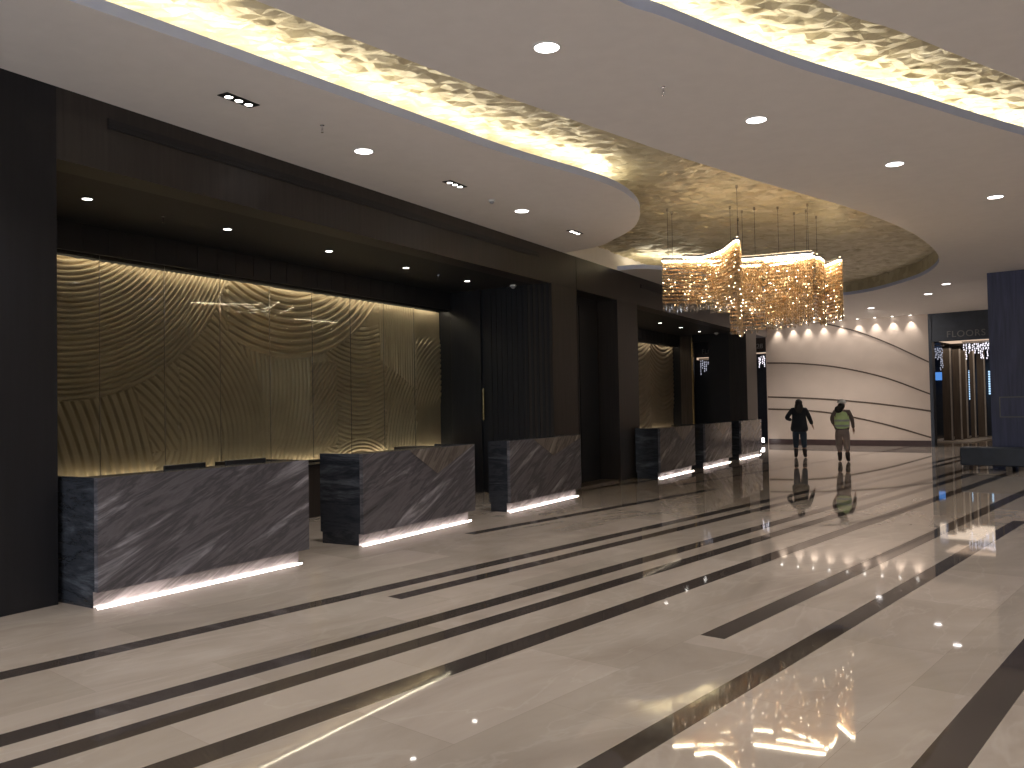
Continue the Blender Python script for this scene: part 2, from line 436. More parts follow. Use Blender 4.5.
# ------------------------------------------------------------------ gold relief walls
def relief(s0, s1, z0, z1, off, step, fn, name, label, group, led='niched'):
    us = np.arange(s0, s1+step/2, step); vs = np.arange(z0, z1+step/2, step)
    U, Vv = np.meshgrid(us, vs, indexing='ij'); H = fn(U, Vv)
    x = -7.05 + DX*U + DY*(off+H); y = DY*U - DX*(off+H)
    co = np.stack([x, y, Vv], -1).reshape(-1, 3)
    a, b = U.shape; idx = np.arange(a*b).reshape(a, b)
    q = np.stack([idx[:-1, :-1], idx[1:, :-1], idx[1:, 1:], idx[:-1, 1:]], -1).reshape(-1, 4)
    me = bpy.data.meshes.new(name); me.from_pydata(co.tolist(), [], q.tolist())
    me.polygons.foreach_set('use_smooth', [True]*len(me.polygons)); me.materials.append(M['gold'])
    r = thing(name, label, 'wall relief', (0, 0, 0), 0, group)
    o = bpy.data.objects.new('relief_panel', me); COL.objects.link(o); o.parent = r
    # top cove light
    bm = B(); wbox(bm, s0, s1, off+.12, off+.15, z1+.02, z1+.035); link('led_strip', bm, M[led], r)
    bm = B(); wbox(bm, s0, s1, off+.2, off+.215, z1-.01, z1+.06); link('light_shield', bm, M['niche'], r)
    bm = B(); wbox(bm, s0, s1, off+.075, off+.095, z0+.0, z0+.012); link('led_strip', bm, M[led], r)
    bm = B(); wbox(bm, s0, s1, off+.11, off+.12, z0-.01, z0+.035); link('light_shield', bm, M['niche'], r)
    bm = B(); wbox(bm, s0, s1, off-.045, off-.02, z0, z1); link('backing_board', bm, M['woodlight'], r)
    return r
def saw(d, pitch, A):
    p = np.mod(d/pitch, 1.0); A = A*1.75
    up = np.clip(p/.16, 0, 1); dn = np.clip((.80-p)/.14, 0, 1)
    return A*np.minimum(up, dn)*(.72+.28*p)
def dist(U, V, c): return np.hypot(U-c[0], V-c[1])
def fn1(U, V):
    H = saw(dist(U, V, (6.0, 2.0)), .085, .022)                                   # centre sweep
    r = dist(U, V, (5.73, 1.14)); m = r < 1.98; H = np.where(m, saw(r, .088, .026)+.01, H)
    m = (U > 8.95) & (U <= 10.5); H = np.where(m, saw(-(V-.32*(U-9.75)**2)+.0*U, .078, .024)*(1-.85*np.exp(-((U-10.12)/.12)**2))*(1-.8*np.clip((V-2.75)/.3, 0, 1)), H)
    m = (U > 8.6) & (U <= 9.2) & (V < 2.35) & (V > 1.0); H = np.where(m, saw(V*.8+(9.2-U)*.9, .085, .024), H)
    r = dist(U, V, (9.77, -.03)); m = r < 1.16; H = np.where(m, saw(r, .062, .02)+.004, H)
    m = (U > 10.45) & (U <= 11.35) & (V <= 2.55); r = dist(U, V, (12.75, .8)); H = np.where(m, saw(r, .085, .024), H)
    m = (U > 10.3) & (U <= 11.35) & (V > 2.45-(U-10.3)*.5); H = np.where(m, saw(U, .07, .018), H)
    m = (U > 11.35); r = dist(U, V, (12.87, 1.21)); H = np.where(m, saw(r, .085, .02)*np.clip((2.95-V)/.15, 0, 1)*np.clip((V-1.6)/.3, 0, 1), H)
    r = dist(U, V, (4.2, .0)); m = (U < 6.15) & (U > 5.4) & (V > 1.1) & (V < 2.5); H = np.where(m, saw(r, .105, .026), H)
    r = dist(U, V, (.48, -.16)); m = r < 5.42; H = np.where(m, saw(r, .115, .03)+.006, H)
    r = dist(U, V, (8.1, 5.1)); m = (r < 2.72) & (U > 6.97); H = np.where(m, saw(-r, .105, .03)+.012, H)
    r = dist(U, V, (4.5, 4.4)); m = r < 2.66; H = np.where(m, saw(-r, .063, .024)+.016, H)
    return H
r1 = relief(3.06, 12.14, .80, 3.42, -2.42, .0068, fn1, 'gold_relief_wall', 'large champagne gold wall relief of sweeping ribbed arcs behind the nearest counters', 'gold relief walls')
def fn2(U, V):
    H = saw(dist(U, V, (19, 4.6)), .09, .024)
    m = U > 21.2; H = np.where(m, saw(-(V-.32*(U-22.2)**2), .14, .03), H)
    m = U > 23.3; H = np.where(m, saw(-(V-.3*(U-24.4)**2), .14, .03)*np.clip((V-1.3)/.3, .1, 1), H)
    return H
r2 = relief(16.3, 25.36, .80, 3.42, -2.42, .02, fn2, 'gold_relief_wall', 'far smaller looking gold ribbed wall relief glimpsed behind the distant counters', 'gold relief walls', 'nichedim')
# low back counters below the reliefs
for s0, s1, lb in ((3.1, 12.1, 'long dark low back counter under the large gold relief'), (16.35, 25.3, 'long dark low back counter under the distant gold relief')):
    t = thing('back_counter', lb, 'counter', (0, 0, 0), 0, 'back counters')
    bm = B(); wbox(bm, s0, s1, -2.40, -1.98, 0, .76); link('cabinet_body', bm, M['wood'], t)
    bm = B(); wbox(bm, s0, s1, -2.42, -1.94, .76, .79); link('countertop', bm, M['black'], t)
# glass screen in front of the near relief
t = thing('glass_screen', 'row of tall clear glass panels standing before the gold relief', 'glass screen')
js = [3.1, 3.97, 4.84, 5.72, 6.59, 7.48, 8.34, 9.21, 10.05, 10.91, 12.08]
for a, b in zip(js[:-1], js[1:]):
    bm = B(); wbox(bm, a+.002, b-.002, -2.12, -2.108, .80, 3.44); link('glass_pane', bm, M['glass'], t)
bm = B()
for a in js[1:-1]: wbox(bm, a-.002, a+.002, -2.121, -2.107, .80, 3.44)
link('edge_joint', bm, M['chrome'], t)
bm = B(); wbox(bm, 3.1, 12.08, -2.13, -2.098, 3.44, 3.47); link('top_channel', bm, M['niche'], t)

# ------------------------------------------------------------------ reception desks
def make_desk(L, label, tri, Dp=.66):
    t = thing('reception_desk', label, 'reception desk', group='marble reception desks')
    H, kb = 1.07, .135
    # local: x out of the front (front plane x=0), y along, z up
    bm = B(); box(bm, -.05, 0, 0, L, kb, H); link('front_panel', bm, M['marble'], t)
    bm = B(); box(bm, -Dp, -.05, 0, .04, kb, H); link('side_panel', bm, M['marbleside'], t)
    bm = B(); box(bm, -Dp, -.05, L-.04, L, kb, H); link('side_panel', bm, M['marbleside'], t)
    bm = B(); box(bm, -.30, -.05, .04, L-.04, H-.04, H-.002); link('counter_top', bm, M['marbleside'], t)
    bm = B(); box(bm, -Dp, -.30, .04, L-.04, .70, .74); link('work_surface', bm, M['wood'], t)
    bm = B(); box(bm, -Dp+.08, -Dp+.12, .04, L-.04, kb, .70); box(bm, -.30, -.28, .04, L-.04, .74, H-.04); link('inner_panel', bm, M['black'], t)
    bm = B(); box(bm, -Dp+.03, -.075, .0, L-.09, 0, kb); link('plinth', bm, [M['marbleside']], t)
    bm = B(); box(bm, -.075, -.068, .002, L-.09, 0, kb); link('plinth_face', bm, M['marbleplinth'], t, label='marble kick face with led glow painted paler')
    bm = B(); box(bm, -.028, -.016, .01, L-.09, .0, .008); link('led_strip', bm, M['led'], t)
    if tri:   # reflection of the lit ceiling, painted as a warmer triangle on the front
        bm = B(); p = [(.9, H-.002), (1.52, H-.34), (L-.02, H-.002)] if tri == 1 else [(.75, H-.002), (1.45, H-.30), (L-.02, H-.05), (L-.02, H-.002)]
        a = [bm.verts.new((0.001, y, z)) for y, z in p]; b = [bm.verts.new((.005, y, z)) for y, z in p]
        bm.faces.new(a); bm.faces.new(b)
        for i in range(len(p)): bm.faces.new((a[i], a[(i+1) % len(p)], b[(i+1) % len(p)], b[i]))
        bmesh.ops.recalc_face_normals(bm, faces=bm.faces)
        link('reflection_patch', bm, M['marblereflect'], t, label='triangular reflection painted in warmer brown marble')
    return t
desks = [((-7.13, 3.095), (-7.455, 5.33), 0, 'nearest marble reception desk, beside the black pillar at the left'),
         ((-7.785, 6.41), (-8.235, 8.73), 1, 'second marble reception desk from the left with a painted brown reflection triangle on its front'),
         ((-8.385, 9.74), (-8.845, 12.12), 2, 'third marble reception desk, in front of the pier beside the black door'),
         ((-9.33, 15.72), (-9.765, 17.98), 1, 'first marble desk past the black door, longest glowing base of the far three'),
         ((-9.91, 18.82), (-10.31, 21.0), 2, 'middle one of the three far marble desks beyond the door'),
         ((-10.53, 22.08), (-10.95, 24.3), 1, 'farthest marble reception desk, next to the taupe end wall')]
for a, b, tri, lb in desks:
    L = math.hypot(b[0]-a[0], b[1]-a[1]); L += .09; t = make_desk(L, lb, tri, .56 if -9.5 < a[0] < -9.2 else (.38 if -8.6 < a[0] < -8.3 else .66))
    t.location = (a[0], a[1], 0); t.rotation_euler = (0, 0, math.atan2(-(b[0]-a[0]), b[1]-a[1]))
# monitors behind the first desk, resting on its work surface
def monitor(label, loc, rz):
    t = thing('computer_monitor', label, 'monitor', loc, rz, 'monitors on the nearest desk')
    bm = B(); box(bm, -.012, .012, -.25, .25, .07, .36); bevel(bm, .004); link('screen', bm, M['screen'], t)
    bm = B(); box(bm, -.03, -.012, -.02, .02, .02, .2); link('stand', bm, M['darkmetal'], t)
    bm = B(); box(bm, -.09, .09, -.11, .11, 0, .012); bevel(bm, .003); link('base', bm, M['darkmetal'], t)
    return t
ad = math.atan2(.325, 2.29)
def dk(x, y): return (-7.13 + x*math.cos(ad) - y*math.sin(ad), 3.04 + x*math.sin(ad) + y*math.cos(ad), .74)
monitor('left black computer monitor peeking over the nearest desk', dk(-.44, 1.22), ad+.1)
monitor('right black computer monitor peeking over the nearest desk', dk(-.44, 1.95), ad-.05)
# dark return cabinet seen in the gap between the first two desks
for s_, lb in ((5.62, 'narrow dark cabinet seen in the gap between the first and second desks'), (8.95, 'narrow dark cabinet seen in the gap between the second and third desks')):
    t = thing('return_cabinet', lb, 'cabinet', W((s_, -.72, 0)), WANG, 'return cabinets')
    bm = B(); box(bm, -.25, .25, -.12, .3, .08, 1.02); bevel(bm, .004); link('cabinet_body', bm, M['wood'], t)
    bm = B(); box(bm, -.22, .22, -.1, .28, 0, .08); link('plinth', bm, M['woodlight'], t)

# ------------------------------------------------------------------ cove leds lying on the slabs
def cove(P, name_label, w=.24, z=CZ+LIP+.004):
    bm = B(); ribbon_box(bm, P, w, z, z+.012)
    return tag(link('led_strip', bm, M['cove']), name_label, 'light strip', 'cove light strips')
def offs(P, d):
    out = []
    for i, p in enumerate(P):
        t = (P[min(i+1, len(P)-1)]-P[max(i-1, 0)]); t.normalize(); out.append(p+Vector((-t.y, t.x, 0))*d)
    return out
cove(offs([p for p in edgeA if -5 <= p.y <= 10.0 and p.x > -6.4], .36), 'hidden warm light strip along the edge of the left ceiling band')
cove(offs([p for p in edgeR if -3 <= p.y <= 13], .42), 'hidden warm light strip along the right edge of the middle ceiling band')
cove([Vector((-9.15, 17.5, 0)), Vector((-9.22, 16.2, 0)), Vector((-9.4, 15.6, 0)), Vector((-9.55, 15.4, 0))], 'hidden warm light strip in the short cove left of the chandelier')

# ------------------------------------------------------------------ ceiling fittings
def spot(loc, power, col=(1,.92,.86), size=110, blend=.6, aim=None, radius=.06):
    ld = bpy.data.lights.new('spot_beam', 'SPOT'); ld.energy = power*LK; ld.color = col
    ld.spot_size = math.radians(size); ld.spot_blend = blend; ld.shadow_soft_size = radius
    o = bpy.data.objects.new('spot_beam', ld); COL.objects.link(o); o.location = loc
    if aim is not None: o.rotation_euler = (Vector(aim)-Vector(loc)).to_track_quat('-Z', 'Y').to_euler()
    return o
def downlight(r, label, loc, group, mat='lampdisc'):
    t = thing('recessed_downlight', label, 'downlight', loc, 0, group)
    bm = B(); ring(bm, (0, 0), r*.93, r*1.12, -.006, .0); link('trim_ring', bm, M['white'], t)
    bm = B(); cyl(bm, (0, 0), r*.93, -.004, -.001, 28); link('diffuser', bm, M[mat], t)
    return t
big = [((-4.03, 5.21), 'big round downlight nearest the camera in the middle ceiling band'),
       ((-3.56, 7.98), 'big round downlight second along the middle ceiling band'),
       ((-3.03, 10.64), 'big round downlight third along the middle ceiling band'),
       ((-2.50, 13.4), 'big round downlight fourth along the middle ceiling band, nearest the right edge'),
       ((-7.15, 5.96), 'big round downlight on the left ceiling band between two three-lamp fittings'),
       ((-7.75, 9.36), 'big round downlight on the left ceiling band near its rounded end'),
       ((-6.24, 24.54), 'far round downlight in the ceiling before the FLOORS sign'),
       ((-5.37, 22.75), 'far round downlight just right of and nearer than the one before the FLOORS sign'),
       ((-8.47, 26.9), 'far round downlight right of the chandelier, close to the taupe wall')]
d0 = None
for (x, y), lb in big:
    if d0 is None: d0 = downlight(.105, lb, (x, y, CZ), 'round ceiling downlights')
    else: dup(d0, lb, (x, y, CZ))
    spot((x, y, CZ-.02), (165 if x < -7 else 125) if y < 20 else 90)
# further off-frame downlights as bare beams; those by the end wall added for brightness
for x, y in ((-4.2, 1.9), (-4.3, -1.8), (-6.5, 1.7), (-6.4, -2.2), (-9.0, 17.6+8), (-2.0, 16.8), (-.3, 6), (.6, 9.5), (2.2, 12.5), (0, 1.5), (2.8, 5), (3, 0), (-1, 19), (-3, 26), (-1, 24), (1.5, 22), (-12.6, 28.2), (-10.8, 28.2), (-9.2, 28.0)):
    spot((x, y, CZ-.02), 130)
for x in (-12.4, -10.6, -8.8): spot((x, 27.6, CZ-.03), 62, size=120, aim=(x, 30.4, 1.6))  # wide spots without fittings, added to brighten the taupe end wall
def triple(label, p, n=3):
    t = thing('triple_spotlight', label, 'spotlight', (p[0], p[1], CZ), WANG, 'rectangular multi-lamp spotlights')
    bm = B(); box(bm, -.065, .065, -.19, .19, -.008, 0); bevel(bm, .003); link('frame_plate', bm, M['darkmetal'], t)
    for k in range(3):
        bm = B(); ring(bm, (0, (k-1)*.115), .038, .046, -.014, -.008, 20); link('lamp_ring', bm, M['black'], t)
        bm = B(); cyl(bm, (0, (k-1)*.115), .034, -.0125, -.0085, 16); link('lamp', bm, M['smalllamp'], t)
triple('three-lamp black spotlight fitting nearest the top left corner', (-6.76, 4.2))
triple('three-lamp black spotlight fitting in the middle of the left ceiling band', (-7.40, 7.63))
triple('three-lamp black spotlight fitting near the rounded end of the left ceiling band', (-8.09, 11.11))
# niche downlights
nl = ['far left', 'second', 'third', 'fourth', 'fifth']
dn = None
for k, s in enumerate((4.0, 5.8, 7.57, 9.31, 11.06)):
    lb = 'small downlight in the near recess ceiling, %s of five' % ('leftmost', 'second from the left', 'middle one', 'fourth from the left', 'rightmost')[k]
    p = W((s, -1.06, HB))
    if dn is None: dn = downlight(.05, lb, p, 'small recess downlights', 'smalllamp')
    else: dup(dn, lb, p)
    spot((p.x, p.y, HB-.02), 9, size=70)
for k, s in enumerate((20.68, 22.39, 24.12)):
    p = W((s, -1.09, HB)); dup(dn, 'small downlight in the far recess ceiling, %s of three below the chandelier' % ('left', 'middle', 'right')[k], p)
    spot((p.x, p.y, HB-.02), 14, size=80)
def sprinkler(label, p):
    t = thing('sprinkler_head', label, 'sprinkler', p, 0, 'ceiling sprinklers')
    bm = B(); cyl(bm, (0, 0), .022, -.004, 0, 20); link('escutcheon', bm, M['chrome'], t)
    bm = B(); cyl(bm, (0, 0), .006, -.05, -.004, 10); box(bm, -.014, -.01, -.003, .003, -.07, -.03); box(bm, .01, .014, -.003, .003, -.07, -.03); link('nozzle', bm, M['chrome'], t)
    bm = B(); cyl(bm, (0, 0), .014, -.074, -.07, 16); link('deflector', bm, M['chrome'], t)
sprinkler('small chrome sprinkler on the left ceiling band between spotlight and downlight', (-6.78, 5.13, CZ))
sprinkler('small chrome sprinkler on the middle ceiling band between two big downlights', (-3.79, 6.57, CZ))
sprinkler('small chrome sprinkler in the dark recess ceiling between the first two lamps', W((4.93, -1.1, HB)))
sprinkler('small chrome sprinkler in the dark recess ceiling near its right end', W((10.21, -1.08, HB)))
def dome(label, p, r):
    t = thing('dome_camera', label, 'security camera', p, 0, 'ceiling domes')
    bm = B(); cyl(bm, (0, 0), r, -.025, 0, 24); link('housing', bm, M['white'], t)
    bm = B(); bmesh.ops.create_uvsphere(bm, u_segments=18, v_segments=10, radius=r*.8, matrix=Matrix.Translation((0, 0, -.02)))
    bmesh.ops.delete(bm, geom=[v for v in bm.verts if v.co.z > -.0199], context='VERTS'); link('lens_dome', bm, M['greyplastic'], t, smooth=True)
dome('small white dome camera in the near recess ceiling by the pier', W((11.97, -.67, HB)), .06)
dome('small white dome camera in the far recess ceiling below the chandelier', W((25.0, -.83, HB)), .06)
dome('small pale sensor dome on the left ceiling band beside a downlight', (-7.62, 8.57, CZ), .045)

# ------------------------------------------------------------------ far end: taupe curved wall with inlaid curves
FY = 30.4
def fy(x): return FY - .12*(1-((x+10.6)/2.8)**2)
bm = B(); n = 28; x0, x1 = -13.42, -7.76; prev = None
for i in range(n+1):
    x = x0+(x1-x0)*i/n; y = fy(x)
    cur = [bm.verts.new((x, y, 0)), bm.verts.new((x, y, CZ)), bm.verts.new((x, y+.3, CZ)), bm.verts.new((x, y+.3, 0))]
    if prev:
        for k in range(4): bm.faces.new((prev[k], cur[k], cur[(k+1) % 4], prev[(k+1) % 4]))
    else: bm.faces.new(cur)
    prev = cur
bm.faces.new(prev); bmesh.ops.recalc_face_normals(bm, faces=bm.faces)
link('wall_far', bm, M['farwall'], kind='structure')
def fstrip(pts, hw, name, mat, proud=.012, n=10):
    P = catmull([(x*.984, 1.6+(z-1.6)*.984) for x, z in pts], n); bm = B(); rows = []
    for p in P:
        y = fy(p.x); rows.append([bm.verts.new((p.x, yy, p.y+dz)) for yy, dz in ((y-proud, -hw), (y-proud, hw), (y+.01, hw), (y+.01, -hw))])
    for a, b in zip(rows[:-1], rows[1:]):
        for k in range(4): bm.faces.new((a[k], a[(k+1) % 4], b[(k+1) % 4], b[k]))
    bm.faces.new(rows[0]); bm.faces.new(rows[-1]); bmesh.ops.recalc_face_normals(bm, faces=bm.faces)
    return link(name, bm, mat, kind='structure')
for i, L in enumerate([[(-11.7, 4.46), (-11.43, 4.41), (-10.82, 4.23), (-10.06, 3.96), (-9.13, 3.52), (-7.9, 2.83)], [(-13.6, 3.06), (-12.33, 2.98), (-10.86, 2.77), (-9.33, 2.36), (-7.89, 1.75)],
                       [(-13.6, 1.77), (-12.2, 1.70), (-10.9, 1.6), (-9.35, 1.42), (-7.89, 1.18)], [(-13.6, 1.31), (-12.37, 1.26), (-11.09, 1.12), (-9.37, .74), (-7.9, .29)]]):
    fstrip(L, .026, 'trim_%d' % (4+i), M['groove'])
fstrip([(-13.6, .07), (-10.6, .07), (-7.9, .07)], .11, 'baseboard_far', M['skirting'], .02)
for k, x in enumerate((-13.14, -12.52, -11.95, -11.36, -10.71, -10.12, -9.54, -8.97, -8.40)):
    x *= .984; y = fy(x)-.13
    lb = 'tiny wall-washer over taupe wall, %s' % ('leftmost of nine', 'second of nine from the left', 'third of nine from the left', 'fourth of nine from the left', 'fifth of nine from the left', 'sixth of nine from the left', 'third of nine from the right', 'second of nine from the right', 'rightmost of nine')[k]
    dup(dn, lb, (x, y, CZ))['group'] = 'wall-washer downlights'
    spot((x, y, CZ-.03), 30, (1, .9, .8), 74, .85, (x, y+.04, CZ-1.0), .015)
# lobby portals left and right of the taupe wall
def text(body, size, loc, name, mat, parent=None, rotz=0., ext=.012, spacing=1.):
    cu = bpy.data.curves.new(name, 'FONT'); cu.body = body; cu.size = size; cu.extrude = ext; cu.align_x = 'CENTER'; cu.space_character = spacing
    o = bpy.data.objects.new(name, cu); COL.objects.link(o); o.location = loc; o.rotation_euler = (PI/2, 0, rotz)
    dg = bpy.context.evaluated_depsgraph_get(); me = bpy.data.meshes.new_from_object(o.evaluated_get(dg)); me.materials.clear(); me.materials.append(mat)
    m = bpy.data.objects.new(name, me); COL.objects.link(m); m.location = loc; m.rotation_euler = (PI/2, 0, rotz); m.parent = parent
    bpy.data.objects.remove(o); return m
M['letter'] = plain('dim grey metal letters', (.2,.2,.2), .5, .2)
bm = B(); box(bm, -7.76, -3.4, FY, FY+.3, 3.48, CZ); box(bm, -7.76, -7.66, FY-.03, FY+.3, 0, CZ); link('wall_portal_header', bm, M['navyf'], kind='structure')
tag(text('FLOORS', .29, (-6.64, FY-.01, 3.59), 'wall_sign', M['letter'], spacing=1.12), 'grey metal letters reading FLOORS on the dark portal header at right', 'sign')
bm = B(); box(bm, -15.5, -13.42, FY, FY+.3, 3.46, CZ); link('wall_portal_header', bm, M['wood'], kind='structure')
tag(text('28', .26, (-13.66, FY-.01, 3.6), 'wall_sign', M['letter']), 'grey numerals 28 on the narrow dark header left of the taupe wall', 'sign')
o = text('FLO', .2, W((25.92, -1.42, 3.2)), 'wall_sign', M['letter'], rotz=WANG); tag(o, 'grey letters FLO seen through the slot in the far reception recess', 'sign')
# lintel lamps
def lintel(x0, x1, y0, y1, z, lb):
    bm = B(); box(bm, x0, x1, y0, y1, z, z+.05); tag(link('lintel_light', bm, M['peach']), lb, 'light', 'lit portal lintels')
lintel(-7.6, -4.4, FY+.32, FY+2.2, 3.50, 'glowing peach ceiling panel just inside the right portal')
lintel(-14.6, -13.45, FY+.32, FY+1.2, 3.46, 'glowing peach lintel inside the narrow portal left of the taupe wall')
bm = B(); wbox(bm, 25.86, 25.94, -1.75, -1.1, 3.0, 3.07); tag(link('lintel_light', bm, M['peach']), 'dim lit lintel seen through the slot in the far reception recess', 'light', 'lit portal lintels')
# fins
for k, (xa, xb, y) in enumerate(((-8.38, -8.11, 34.5), (-8.22, -7.98, 35.35), (-8.13, -7.96, 36.2), (-8.02, -7.88, 37.1), (-7.97, -7.72, 38.1))):
    t = thing('upright_fin', 'tall dark fin column in the right lobby portal, %s' % ('leftmost and widest', 'second from the left', 'middle one of five', 'fourth from the left', 'rightmost beside the navy pillar')[k], 'column', ((xa+xb)/2, y, 0), 0, 'fin columns in the lobby')
    h = (xb-xa)/2
    bm = B(); box(bm, -h, h, 0, .3, 0.05, 3.56); link('shaft', bm, M['woodlight'], t)
    bm = B(); box(bm, h, h+.05, -.02, .0, .05, 3.5); link('edge_trim', bm, M['finedge'], t, label='pale metal edge strip')
    bm = B(); box(bm, -h-.03, h+.06, -.05, .35, .03, .05); link('base', bm, M['woodlight'], t)
# lobby shell
bm = B(); box(bm, -11.5, -2.6, 40.5, 40.7, 0, 4.4); link('wall_lobby', bm, M['navyf'], kind='structure')
bm = B(); box(bm, -11.5, -11.3, FY+.3, 40.5, 0, 4.4); box(bm, -5.4, -5.2, FY+.3, 40.5, 0, 4.4); box(bm, -12.6, -7.9, FY+.32, FY+.5, 0, 4.4); link('wall_lobby_side', bm, M['navyf'], kind='structure')
bm = B(); box(bm, -16, -13.2, 33, 33.2, 0, 4.4); link('wall_lobby', bm, M['navyf'], kind='structure')
bm = B(); box(bm, -16, -2.6, FY+2.2, 40.7, 3.56, 3.66); link('ceiling', bm, M['wood'], kind='structure')
wi = ((-8.4, -7.75, 2.35, 2.75), (-7.55, -7.2, 1.9, 2.9), (-6.95, -6.55, 1.6, 3.0), (-6.15, -5.85, 1.9, 2.9))
# blue lit windows at the back of the lobby
wy = 39.6
bm = B(); box(bm, -8.9, -7.2, 33.6, 39.2, 0, .03); link('trim_8', bm, M['finedge'], kind='structure')
for k, (xa, xb, za, zb, mt) in enumerate(((-10.1, -9.5, 2.35, 2.72, 'bluescreen'), (-8.60, -8.40, 1.5, 2.75, 'bluewhite'), (-8.26, -8.08, 2.05, 2.75, 'bluewhite'), (-7.86, -7.7, 1.7, 2.7, 'bluewhite'))):
    t = thing('lit_window', 'blue lit window far inside the lobby, %s' % ('leftmost, wide and low', 'between the second and middle fins', 'between the middle and fourth fins', 'rightmost, beside the navy pillar')[k], 'window', (0, 0, 0), 0, 'blue lobby windows')
    bm = B(); box(bm, xa, xb, wy, wy+.02, za, zb); link('pane', bm, M[mt], t)
    bm = B(); z = za
    while z < zb: box(bm, xa, xb, wy-.02, wy, z, z+.025); z += .1 if k else .5
    link('louvre', bm, M['black'], t)
# hanging crystals in the lobby
def bead(bm, x, y, z, r, h, n=4, a=0.):
    top = bm.verts.new((x, y, z+h/2)); bot = bm.verts.new((x, y, z-h/2))
    m = [bm.verts.new((x+r*math.cos(a+2*PI*i/n), y+r*math.sin(a+2*PI*i/n), z)) for i in range(n)]
    for i in range(n):
        bm.faces.new((m[i], m[(i+1) % n], top)); bm.faces.new((m[(i+1) % n], m[i], bot))
def cluster(label, pts, T=None, mat='lobbylamp'):
    t = thing('crystal_pendant', label, 'pendant lamp', (0, 0, 0), 0, 'small lobby crystal pendants')
    bm = B()
    for (x, y, ztop, ln) in pts:
        z = ztop-rnd.random()*.06
        while z > ztop-ln: bead(bm, x+rnd.uniform(-.02, .02), y, z+rnd.uniform(-.015, .015), rnd.uniform(.016, .03), .075, 4, rnd.random()); z -= .07
    if T:
        for v in bm.verts: v.co = T(v.co)
    o = link('crystal_strand', bm, M[mat], t); o['kind'] = 'stuff'
    bm = B(); xs_ = [p[0] for p in pts]; ys_ = [p[1] for p in pts]
    box(bm, min(xs_)-.05, max(xs_)+.05, min(ys_)-.05, max(ys_)+.05, pts[0][2]+.05, pts[0][2]+.09, T); link('ceiling_plate', bm, M['steel'], t)
cluster('white crystal pendant cluster hanging high between the fins of the right portal', [(-6.93+.06*i+rnd.uniform(-.015, .015), 31.4+rnd.random()*.2, 3.40, rnd.choice((.2, .35, .5, .3))) for i in range(14)])
cluster('greyer crystal pendant cluster at the left edge of the right portal', [(-7.86+.05*i, 31.4+rnd.random()*.1, 3.32, rnd.uniform(.3, .8)) for i in range(6)], None, 'lobbydim')
cluster('white crystal pendant cluster in the narrow portal left of the taupe wall', [(-13.95+.08*i, 30.9+rnd.random()*.1, 3.34, rnd.uniform(.25, .6)) for i in range(6)])
cluster('small crystal pendant cluster seen through the slot in the far recess', [(25.8, -1.6+.06*i, 2.95, rnd.uniform(.15, .55)) for i in range(8)], W, 'lobbydim')
# lobby light
ld = bpy.data.lights.new('lobby_ceiling_light', 'AREA'); ld.energy = 60; ld.size = 2; ld.color = (1, .8, .62)
o = bpy.data.objects.new('lobby_ceiling_light', ld); COL.objects.link(o); o.location = (-7.6, 35.5, 3.45); ld.size = 4
# small lit step lamp at the corner of the taupe wall
t = thing('floor_lantern', 'small glowing lamp box on the floor at the left end of the taupe wall', 'lamp', (-13.42, 29.9, 0))
bm = B(); box(bm, -.06, .06, -.05, .05, .1, .25); link('lamp_shade', bm, M['lampdisc'], t)
bm = B(); box(bm, -.07, .07, -.06, .06, 0, .1); link('base', bm, M['darkmetal'], t)

# right navy pillar with framed notice, low bench in front
bm = B(); box(bm, -4.23, -1.4, 21.5, 23.0, 0, CZ); link('wall_right', bm, M['pillar'], kind='structure')
t = thing('framed_notice', 'faint framed navy notice on the front of the navy pillar', 'notice board', (-3.5, 21.49, 1.17))
bm = B(); box(bm, -.54, .54, -.02, 0, 0, .42); link('board', bm, M['pillar'], t)
bm = B(); box(bm, -.56, -.54, -.03, 0, -.02, .44); box(bm, .54, .56, -.03, 0, -.02, .44); box(bm, -.54, .54, -.03, 0, -.02, 0); box(bm, -.54, .54, -.03, 0, .42, .44); link('frame', bm, M['letter'], t)
t = thing('low_bench', 'low dark upholstered bench before the navy pillar', 'bench', (-3.52, 21.15, 0))
bm = B(); box(bm, -1.25, 1.25, -.22, .22, .1, .5); bevel(bm, .02); link('seat', bm, M['navyf'], t)
for x in (-1.14, -.3, -.06, 1.1):
    bm = B(); box(bm, x-.06, x+.06, -.18, .18, 0, .1); link('leg', bm, M['woodlight'], t, label='pale block leg')

